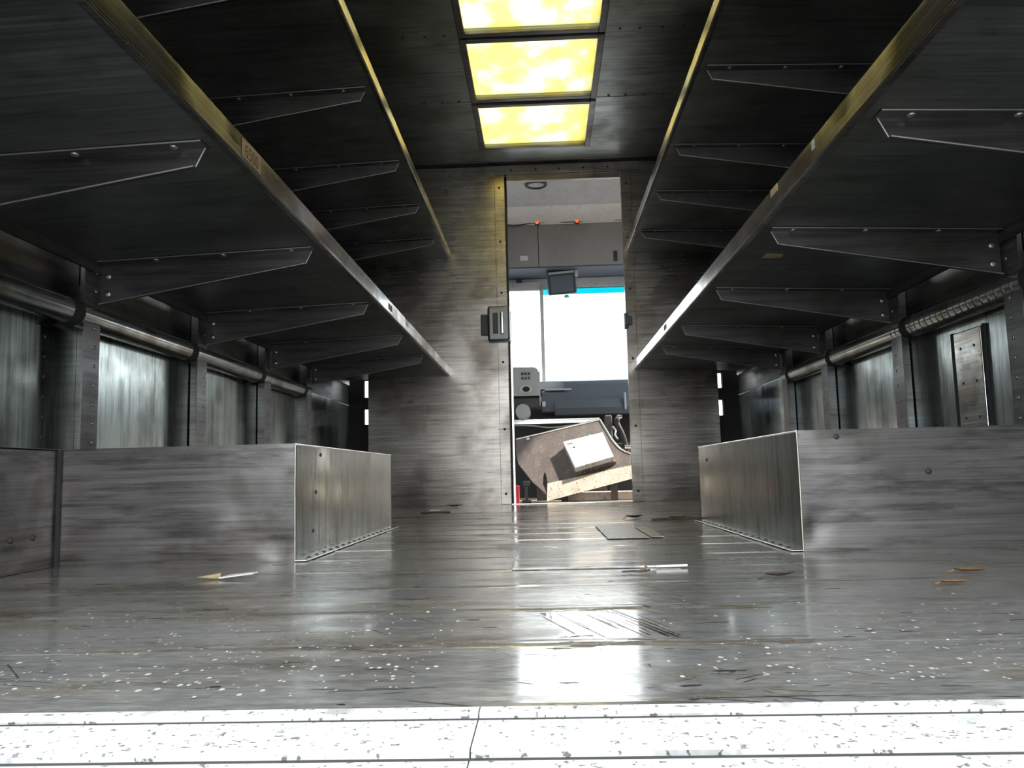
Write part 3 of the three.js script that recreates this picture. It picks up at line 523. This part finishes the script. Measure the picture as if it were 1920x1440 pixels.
{ // gauge pod
  const o = thing('gauge_pod', 'grey gauge pod with a dark round socket below the narrow windshield pane', 'gauge pod', [-0.2, 0.69, -5.6]);
  const sh = [[-0.5, 0.69], [-0.016, 0.69], [-0.016, 0.845], [-0.022, 0.865], [-0.036, 0.878], [-0.055, 0.884], [-0.5, 0.888]];
  part(o, 'body', prism(sh, 'z', -5.78, -5.5), M.greyPlastic);
  part(o, 'cheek', prism([[-5.5, 0.88], [-5.5, 0.7], [-5.52, 0.62], [-5.54, 0.62], [-5.78, 0.75], [-5.78, 0.88]], 'x', -0.016, -0.01), M.cabWhite, 'pale side cheek');
  const rg = new THREE.TorusGeometry(0.032, 0.009, 10, 28); rg.scale(1, 0.72, 1); rg.translate(-0.105, 0.733, -5.498); part(o, 'bezel', rg, M.cabWhite, 'pale bezel');
  const ho = new THREE.SphereGeometry(0.026, 16, 10); ho.scale(1, 0.72, 0.3); ho.translate(-0.105, 0.733, -5.498); part(o, 'socket', ho, M.bayBlack);
  for (let k = 0; k < 6; k++) part(o, 'vent_slot', rbox(-0.135 + (k % 3) * 0.022, -0.121 + (k % 3) * 0.022, 0.8 + Math.floor(k / 3) * 0.03, 0.818 + Math.floor(k / 3) * 0.03, -5.497, -5.502, 0.002, 1), M.blackPlastic);
  const u = thing('column_shroud', 'black lumpy column shroud under the grey gauge pod', 'shroud', [-0.2, 0.55, -5.6]);
  part(u, 'shroud', rbox(-0.5, 0.0, 0.6, 0.689, -5.52, -5.8, 0.02, 3), M.blackPlastic); part(u, 'boss', cyl([-0.13, 0.585, -5.5], [-0.13, 0.585, -5.7], 0.05, 0.05, 20), M.greyPlastic); part(u, 'clip', rbox(0.0, 0.022, 0.615, 0.65, -5.51, -5.54, 0.004, 2), M.cabWhite, 'white clip');
}
{ // dashboard
  const o = thing('dashboard', 'dark blue-grey dashboard top under the wide windshield pane', 'dashboard', [0.5, 0.58, -5.85]);
  part(o, 'top_pad', prism([[-5.8, 0.66], [-5.8, 0.79], [-5.82, 0.815], [-5.93, 0.836], [-5.97, 0.83], [-5.97, 0.66]], 'x', 0.16, 1.09, 0.6), M.dashPlastic);
  part(o, 'lower_fascia', prism([[-5.78, 0.575], [-5.76, 0.62], [-5.78, 0.68], [-5.95, 0.68], [-5.95, 0.575]], 'x', 0.09, 1.09, 0.5), M.dashPlastic);
  part(o, 'left_shelf', prism([[-5.78, 0.6], [-5.78, 0.735], [-5.8, 0.75], [-5.95, 0.755], [-5.95, 0.6]], 'x', 0.0, 0.16, 0.5), M.dashPlastic);
  part(o, 'tray_edge', rbox(0.02, 0.21, 0.748, 0.76, -5.77, -5.8, 0.004, 2), M.greyPlastic);
  part(o, 'side_rib', rbox(0.575, 0.588, 0.6, 0.72, -5.75, -5.77, 0.003, 1), M.greyPlastic);
}
single('cross_bar', join(rbox(-0.8, 0.385, 0.527, 0.533, -5.56, -5.6, 0.001, 1), rbox(-0.8, 0.385, 0.505, 0.533, -5.6, -5.603, 0.001, 1)), M.edgeMetal, 'thin bright metal bar across the dark engine bay', 'bar', [-0.2, 0.51, -5.58]);
single('bay_cable', tube([[-0.4, 0.5, -5.62], [-0.1, 0.495, -5.6], [0.05, 0.478, -5.6], [0.2, 0.49, -5.6], [0.35, 0.515, -5.58]], 0.005, 40, 6), M.greyPlastic, 'grey cable sagging under the thin metal bar', 'cable', [0, 0.49, -5.6]);
{ // mechanical clutter right of the cover
  const o = thing('engine_bracket', 'grimy grey engine bracket with hose in the dark beyond the tilted cover', 'bracket', [0.5, 0.1, -5.6]);
  part(o, 'mount', rbox(0.42, 0.47, 0.36, 0.55, -5.58, -5.64, 0.01, 2), M.coverBrown);
  part(o, 'foot', rbox(0.42, 0.7, 0.0, 0.36, -5.6, -5.66, 0.01, 2), M.bayBlack);
  part(o, 'hose', tube([[0.52, 0.54, -5.62], [0.5, 0.5, -5.56], [0.53, 0.42, -5.54], [0.56, 0.3, -5.56], [0.55, 0.15, -5.58]], 0.018, 30, 10), M.blackRubber);
  part(o, 'fitting', cyl([0.505, 0.53, -5.55], [0.535, 0.535, -5.55], 0.012, 0.012, 12), M.chrome, 'bright fitting');
  part(o, 'clamp', tube([[0.47, 0.47, -5.55], [0.49, 0.44, -5.54], [0.485, 0.41, -5.54], [0.5, 0.385, -5.54]], 0.008, 16, 8), M.edgeMetal, 'bright hose clip');
  part(o, 'pin', cyl([0.54, 0.33, -5.5], [0.62, 0.33, -5.5], 0.014, 0.014, 12), M.edgeMetal);
}
{ // the tilted engine cover with a white box on it
  const O = V3(0.0235, 0.11, -4.9), U = V3(0.9824, 0.1867, 0), Vv = V3(-0.1134, 0.5968, -0.7943), Nn = V3(-0.1483, 0.7804, 0.6075), mat = new THREE.Matrix4().makeBasis(U, Vv, Nn).setPosition(O);
  const place = g => { g.applyMatrix4(mat); return g; };
  const o = thing('engine_cover', 'brown tilted engine cover with cream front edge lying in the cab', 'engine cover', [0.2, 0, -5.1]);
  const sh = [[-0.143, 0.514], [0.414, 0.528], [0.429, 0.405], [0.451, 0.262], [0.481, 0.165], [0.524, 0.107], [0.505, 0], [-0.004, 0], [-0.002, 0.092], [-0.008, 0.114], [-0.022, 0.085], [-0.034, 0.014], [-0.026, -0.048], [-0.024, -0.1], [-0.086, 0.037], [-0.106, 0.098], [-0.156, 0.26], [-0.158, 0.368]];
  part(o, 'cover_plate', place(prism(sh, 'z', -0.012, 0)), M.coverBrown);
  const lip = prism([[0.012, 0.008], [0.52, 0.128], [0.522, 0.206], [0.018, 0.109]], 'z', -4.9, -4.888); // leans back: its foot stands nearer
  { const p = lip.attributes.position; for (let i = 0; i < p.count; i++) { const x = p.getX(i), y = p.getY(i), top = 0.109 + (x - 0.018) * 0.192; p.setZ(i, p.getZ(i) + (top - y) * 0.95); } lip.deleteAttribute('normal'); lip.computeVertexNormals(); }
  const fl = part(o, 'front_flange', lip, M.coverCream, 'cream flange with dark stains');
  part(o, 'edge_trim', place(join(cyl([-0.143, 0.514, 0.001], [0.414, 0.528, 0.001], 0.006), tube([[0.414, 0.528, 0.001], [0.429, 0.405, 0.001], [0.451, 0.262, 0.001], [0.481, 0.165, 0.001], [0.524, 0.107, 0.001]], 0.006, 24, 8))), M.edgeMetal, 'bright worn rim');
  part(o, 'bolt_head', place(rbox(-0.075, -0.055, 0.475, 0.495, 0, 0.006, 0.002, 1)), M.boxWhite);
  // brown support legs behind the flange
  for (const q of [[0.1, 0.14, 0.12, -5.0, -5.03], [0.4, 0.44, 0.16, -5.0, -5.02], [-0.05, 0.4, 0.3, -5.3, -5.33]]) part(o, 'support', box(q[0], q[1], -0.004, q[2], q[3], q[4]), M.coverBrown);
  const b = thing('junction_box', 'white metal box lying on the tilted brown cover', 'box', [0.28, 0.2, -5.08]);
  const quad = prism([[0.176, 0.02], [0.412, 0.048], [0.396, 0.312], [0.146, 0.302]], 'z', 0.022, 0.055), rim = prism([[0.17, 0.014], [0.418, 0.042], [0.4, 0.318], [0.14, 0.308]], 'z', 0.0005, 0.022);
  part(b, 'lid', place(quad), M.boxWhite); part(b, 'rim', place(rim), M.boxRim, 'brown grimy rim');
  part(b, 'printed_panel', place(rbox(0.27, 0.38, 0.11, 0.28, 0.0552, 0.0562, 0.0004, 1)), M.paperWhite); part(b, 'hole', place(cyl([0.2, 0.22, 0.0545], [0.2, 0.22, 0.0565], 0.007)), M.bayBlack); part(b, 'chip', place(rbox(0.165, 0.2, 0.262, 0.27, 0.0548, 0.0562, 0.0005, 1)), M.blackPlastic);
  single('blue_clip', place(tube([[0.3, 0.335, 0.008], [0.305, 0.35, 0.02], [0.318, 0.345, 0.028], [0.33, 0.33, 0.01]], 0.007, 16, 8)), M.tealPlastic, 'turquoise plastic clip behind the white box', 'clip', [0.29, 0.32, -5.16]);
}
single('red_post', rbox(-0.172, -0.148, -0.003, 0.1, -4.88, -4.9, 0.005, 2), M.redPaint, 'short red painted post at the foot of the doorway', 'post', [-0.16, 0, -4.89]);
{
  const o = thing('pedal_stand', 'black pedal stand with flat top and foot on the cab floor', 'pedal', [-0.108, 0, -4.92]);
  part(o, 'foot', rbox(-0.137, -0.08, -0.003, 0.012, -4.9, -4.95, 0.003, 1), M.blackPlastic); part(o, 'stem', rbox(-0.116, -0.1, 0.01, 0.11, -4.915, -4.93, 0.003, 1), M.blackPlastic); part(o, 'head', rbox(-0.125, -0.088, 0.095, 0.125, -4.9, -4.94, 0.005, 2), M.blackPlastic);
}

// ================================================================ LITTER ON THE FLOOR
function leaf(name, x, d, len, wid, turn, curl, mat, label, seed) {
  const n = 10, m = 4, pos = [], idx = [], r = rng(seed);
  for (let i = 0; i <= n; i++) { const t = i / n, w = wid * Math.pow(Math.sin(Math.PI * Math.min(1, t * 1.02 + 0.01)), 0.7) * (0.85 + 0.3 * r()); for (let j = 0; j <= m; j++) { const v = j / m - 0.5; pos.push((t - 0.5) * len, 0.0035 + curl * (4 * (t - 0.5) ** 2 * 0.7 + Math.abs(v) * 1.2 * Math.sin(Math.PI * t)) + 0.001 * r(), v * w); } }
  for (let i = 0; i < n; i++) for (let j = 0; j < m; j++) { const a = i * (m + 1) + j, b = a + m + 1; idx.push(a, b, a + 1, b, b + 1, a + 1); }
  const top = new THREE.BufferGeometry(); top.setAttribute('position', new THREE.Float32BufferAttribute(pos, 3)); top.setIndex(idx);
  const low = top.clone(); low.translate(0, -0.0008, 0); low.setIndex([...idx].reverse()); top.computeVertexNormals(); low.computeVertexNormals();
  const o = thing(name, label, name === 'dry_leaf' ? 'leaf' : 'debris', [x, 0.002, -d]), f = g => { g.rotateY(turn); g.translate(x, 0, -d); return g; };
  part(o, 'blade', f(join(uvm(top), uvm(low))), mat);
  part(o, 'stalk', f(tube([[-len * 0.45, 0.003 + curl * 0.5, 0], [-len * 0.62, 0.003, wid * 0.1], [-len * 0.75, 0.003, wid * 0.3]], 0.0012, 10, 5)), mat);
}
leaf('dry_leaf', 0.655, 1.322, 0.05, 0.026, -0.15, 0.006, M.leafBrown, 'curled tan leaf in front of the dented wheel well box', 5);
leaf('dry_leaf', 0.57, 1.2, 0.042, 0.018, 0.1, 0.004, M.leafBrown, 'flat brown leaf next to the curled tan leaf', 6);
leaf('dry_leaf', 0.36, 1.31, 0.055, 0.02, 0.35, 0.008, M.leafDark, 'blackened leaf with stalk on the open floor', 7);
leaf('dry_leaf', -0.487, 4.45, 0.09, 0.07, 0.2, 0.012, M.leafOrange, 'orange leaf at the foot of the bulkhead', 8);
leaf('dry_leaf', 0.32, 3.0, 0.07, 0.05, 0.4, 0.012, M.leafDark, 'crumpled dark leaf beyond the strip of tan tape', 9);
leaf('dry_leaf', 0.455, 2.88, 0.06, 0.045, -0.3, 0.014, M.leafBrown, 'brown leaf crumb at the far corner of the wheel well flange', 10);
leaf('dry_leaf', 0.72, 1.195, 0.04, 0.02, -0.4, 0.005, M.leafBrown, 'brown leaf fragment lying nearest to the wall with the repair plate', 12);
{
  const o = thing('twig', 'small forked brown twig in front of the floor lid', 'twig', [0.155, 0.002, -1.405]);
  part(o, 'stem', tube([[0.125, 0.004, -1.4], [0.145, 0.004, -1.402], [0.16, 0.004, -1.398], [0.172, 0.005, -1.41]], 0.0018, 16, 6), M.leafDark); part(o, 'fork', tube([[0.155, 0.004, -1.4], [0.164, 0.006, -1.412], [0.168, 0.008, -1.425]], 0.0026, 12, 6), M.leafBrown);
  single('stick', tube([[-0.56, 0.004, -3.72], [-0.5, 0.005, -3.74], [-0.43, 0.004, -3.75]], 0.004, 20, 6), M.leafDark, 'thin dark stick near the bulkhead', 'stick', [-0.5, 0.002, -3.74]);
  single('stick', tube([[0.36, 0.004, -2.83], [0.45, 0.005, -2.86], [0.53, 0.004, -2.84]], 0.0035, 20, 6), M.leafDark, 'brown stick beside the wheel well flange', 'stick', [0.45, 0.002, -2.85]);
}
{ // folded paper scrap, twisted end
  const o = thing('paper_scrap', 'folded white paper scrap in front of the wheel well box with dark corner joint', 'paper', [-0.555, 0.002, -1.44]);
  const s = new THREE.Shape([[-0.012, -0.016], [0.046, -0.014], [0.05, 0.004], [0.03, 0.012], [-0.002, 0.018]].map(p => new THREE.Vector2(...p)));
  const g = new THREE.ExtrudeGeometry(s, { depth: 0.002, bevelEnabled: false }); g.rotateX(-Math.PI / 2); g.rotateZ(0.1); g.rotateY(0.1); g.translate(-0.555, 0.004, -1.44); part(o, 'sheet', g, M.paperWhite);
  const h = new THREE.ConeGeometry(0.006, 0.04, 8); h.scale(1, 1, 0.6); h.rotateZ(Math.PI / 2); h.rotateY(0.25); h.translate(-0.585, 0.006, -1.428); part(o, 'twisted_end', h, M.stickerTan);
}
single('paper_scrap', rbox(-0.552, -0.505, 0.002, 0.008, -3.95, -4.0, 0.002, 1), M.paperWhite, 'tiny white paper bit near the bulkhead', 'paper', [-0.53, 0.002, -3.97]);
single('tape_strip', rbox(0.155, 0.262, 0.002, 0.0034, -2.1, -2.62, 0.0006, 1), M.tapeTan, 'dirty tan strip of tape stuck on the floor', 'tape', [0.2, 0.002, -2.36]);
single('tape_strip', rbox(0.266, 0.3, 0.002, 0.0042, -2.12, -2.5, 0.0008, 1), M.tapeTan, 'torn narrow tape end beside the tan strip', 'tape', [0.28, 0.002, -2.3]);
single('straw_piece', cyl([0.19, 0.0045, -1.462], [0.245, 0.0045, -1.468], 0.0022, 0.0022, 8), M.boxWhite, 'short white straw at the corner of the floor lid', 'straw', [0.217, 0.002, -1.465]);
{
  const g = new THREE.PlaneGeometry(0.036, 0.012, 12, 5), p = g.attributes.position, r = rng(55); for (let i = 0; i < p.count; i++) p.setZ(i, 0.0012 * r() + 0.0008 * Math.sin(p.getX(i) * 160)); g.rotateX(-Math.PI / 2); g.rotateY(-0.12); g.translate(0.028, 0.005, -0.862); g.computeVertexNormals();
  const low = g.clone(); low.translate(0, -0.001, 0);
  single('foil_scrap', join(toCreasedNormals(g.toNonIndexed(), 0.2), toCreasedNormals(low.toNonIndexed(), 0.2)), M.paperWhite, 'crumpled silver foil scrap on a floor rib', 'foil', [0.028, 0.002, -0.862]);
}

renderer.render(scene, camera);
